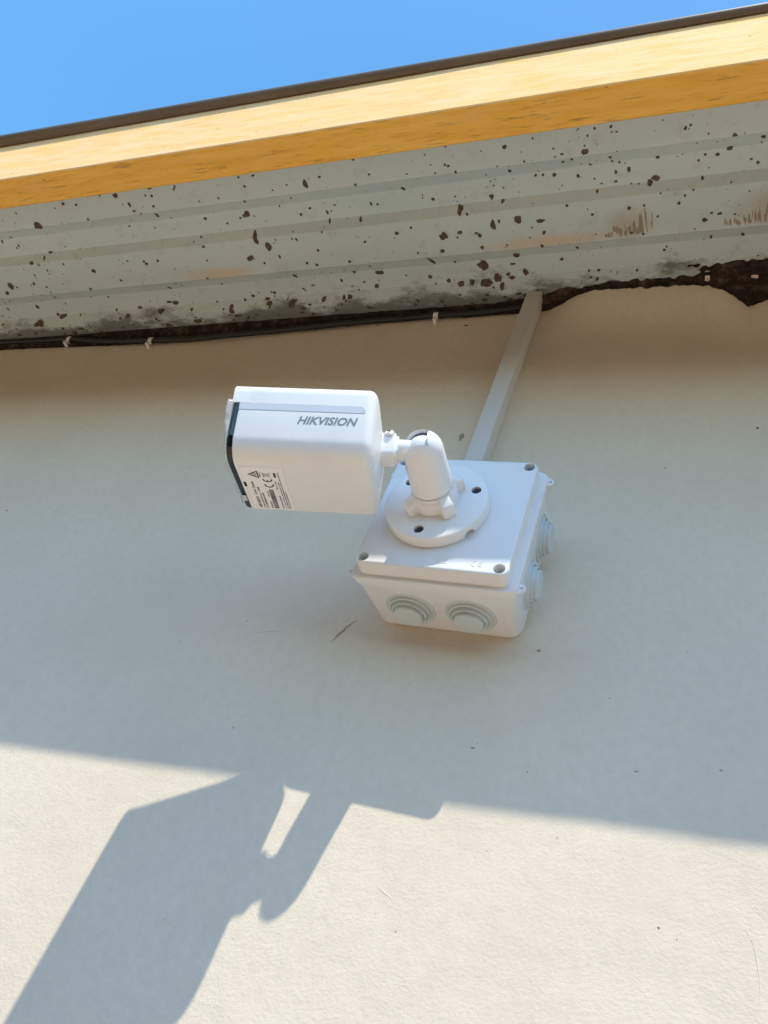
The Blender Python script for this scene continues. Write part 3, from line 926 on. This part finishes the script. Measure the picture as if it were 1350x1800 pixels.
link('trim_groove', strip_mesh(K0+6.4, K1-.4, Q0-.22, Q1+.22, .06, 3.2), M_groove, housing)
link('trim_strip', strip_mesh(K0+6.8, K1-.35, Q0, Q1, .16, 3.0), M_silver, housing)
fl = Flat(); fl.text('HIKVISION', 0, 0, 7.4, .30, .20, 1.0)
xmax = max(p[0] for p in fl.v); LW = 36.0
fl.v = [(p[0]*LW/xmax, p[1]) for p in fl.v]
link('lettering', fl.mesh(lambda a, b_: L(73.0 - a, HN+.12, -3.4 + b_)), M_greyink, housing)

# rating label on the underside: p runs from the far edge to the viewer, q from rear to front
LP, LQ = 48.5, 25.5
def LB(p, q, off=.12): return L(K1-3.2-LQ+q, -29.0+p*LP/46, -HU-off)
fl = Flat(); fl.rect(0, 46, 0, LQ)
label = link('rating_label', fl.mesh(lambda p, q: LB(p, q)), M_paper, housing)
fl = Flat()
fl.text('HIKVISION', 1.6, 20.6, 2.6, .25, .06, .95); fl.text('Color Camera', 15.6, 20.8, 2.5, 0, .05, .95)
random.seed(3)
def scribble(p0, p1, q, h):
    p = p0
    while p < p1:
        w_ = random.uniform(.25, .8)
        fl.rect(p, min(p+w_, p1), q, q+h*random.choice((.75, 1, 1)))
        p += w_ + random.choice((.22, .22, .22, .6))
scribble(1.6, 18, 18.4, 1.0); scribble(19.5, 24, 18.4, 1.0)
scribble(1.6, 17.5, 16.6, 1.0)
scribble(1.6, 9, 13.4, 1.0); scribble(14, 19.5, 13.4, 1.0)
p = 1.4
while p < 21.5:                                           # bar code
    w_ = random.choice((.2, .3, .5, .7)); fl.rect(p, p+w_, 9.6, 12.7); p += w_ + random.choice((.2, .25, .4))
fl.arc(26.6, 11.2, 2.1, 3.0, 80, 280); fl.arc(32.4, 11.2, 2.1, 3.0, 80, 280); fl.rect(29.8, 32.0, 10.85, 11.6)
# crossed-out bin
fl.line((34.6, 8.4), (40.4, 13.8), .25); fl.line((34.6, 13.8), (40.4, 8.4), .25); fl.line((35.6, 12.8), (39.4, 12.8), .5)
fl.line((36, 12.6), (36.5, 9.2), .35); fl.line((39, 12.6), (38.5, 9.2), .35); fl.line((36.5, 9.2), (38.5, 9.2), .35)
# triangle mark with a tick in a circle
tri = [(34.2, 16.2), (41.4, 16.2), (37.8, 21.8)]
for i in range(3): fl.line(tri[i], tri[(i+1) % 3], .8)
for t in tri: fl.arc(t[0], t[1], 0, .4, 0, 360)
fl.arc(37.8, 18.1, 1.3, 1.7, -60, 220); fl.line((36.9, 18.3), (37.6, 17.4), .45); fl.line((37.6, 17.4), (39.2, 19.2), .45)
scribble(35.6, 40, 14.5, .9)
fl.rect(35, 40.2, 5.2, 6.5)
fl.text('Made in China', 22.0, 6.3, 1.6, 0, .02, .9)
scribble(1.6, 15.5, 6.4, 1.0); scribble(1.6, 30, 4.6, .7); scribble(1.6, 41, 3.3, .7); scribble(1.6, 20, 2.0, .7)
link('printed_marks', fl.mesh(lambda p, q: LB(p, q, .2)), M_ink, label)
fl = Flat()
fl.add([(a, b_) for a, b_ in rect_ring(2.6, .85, .8, 4)], [tuple(range(20))])
link('drain_slot', fl.mesh(lambda a, b_: L(K1-2.6+b_*1.0, -1.5+a, -HU-.16)), M_hole, housing)
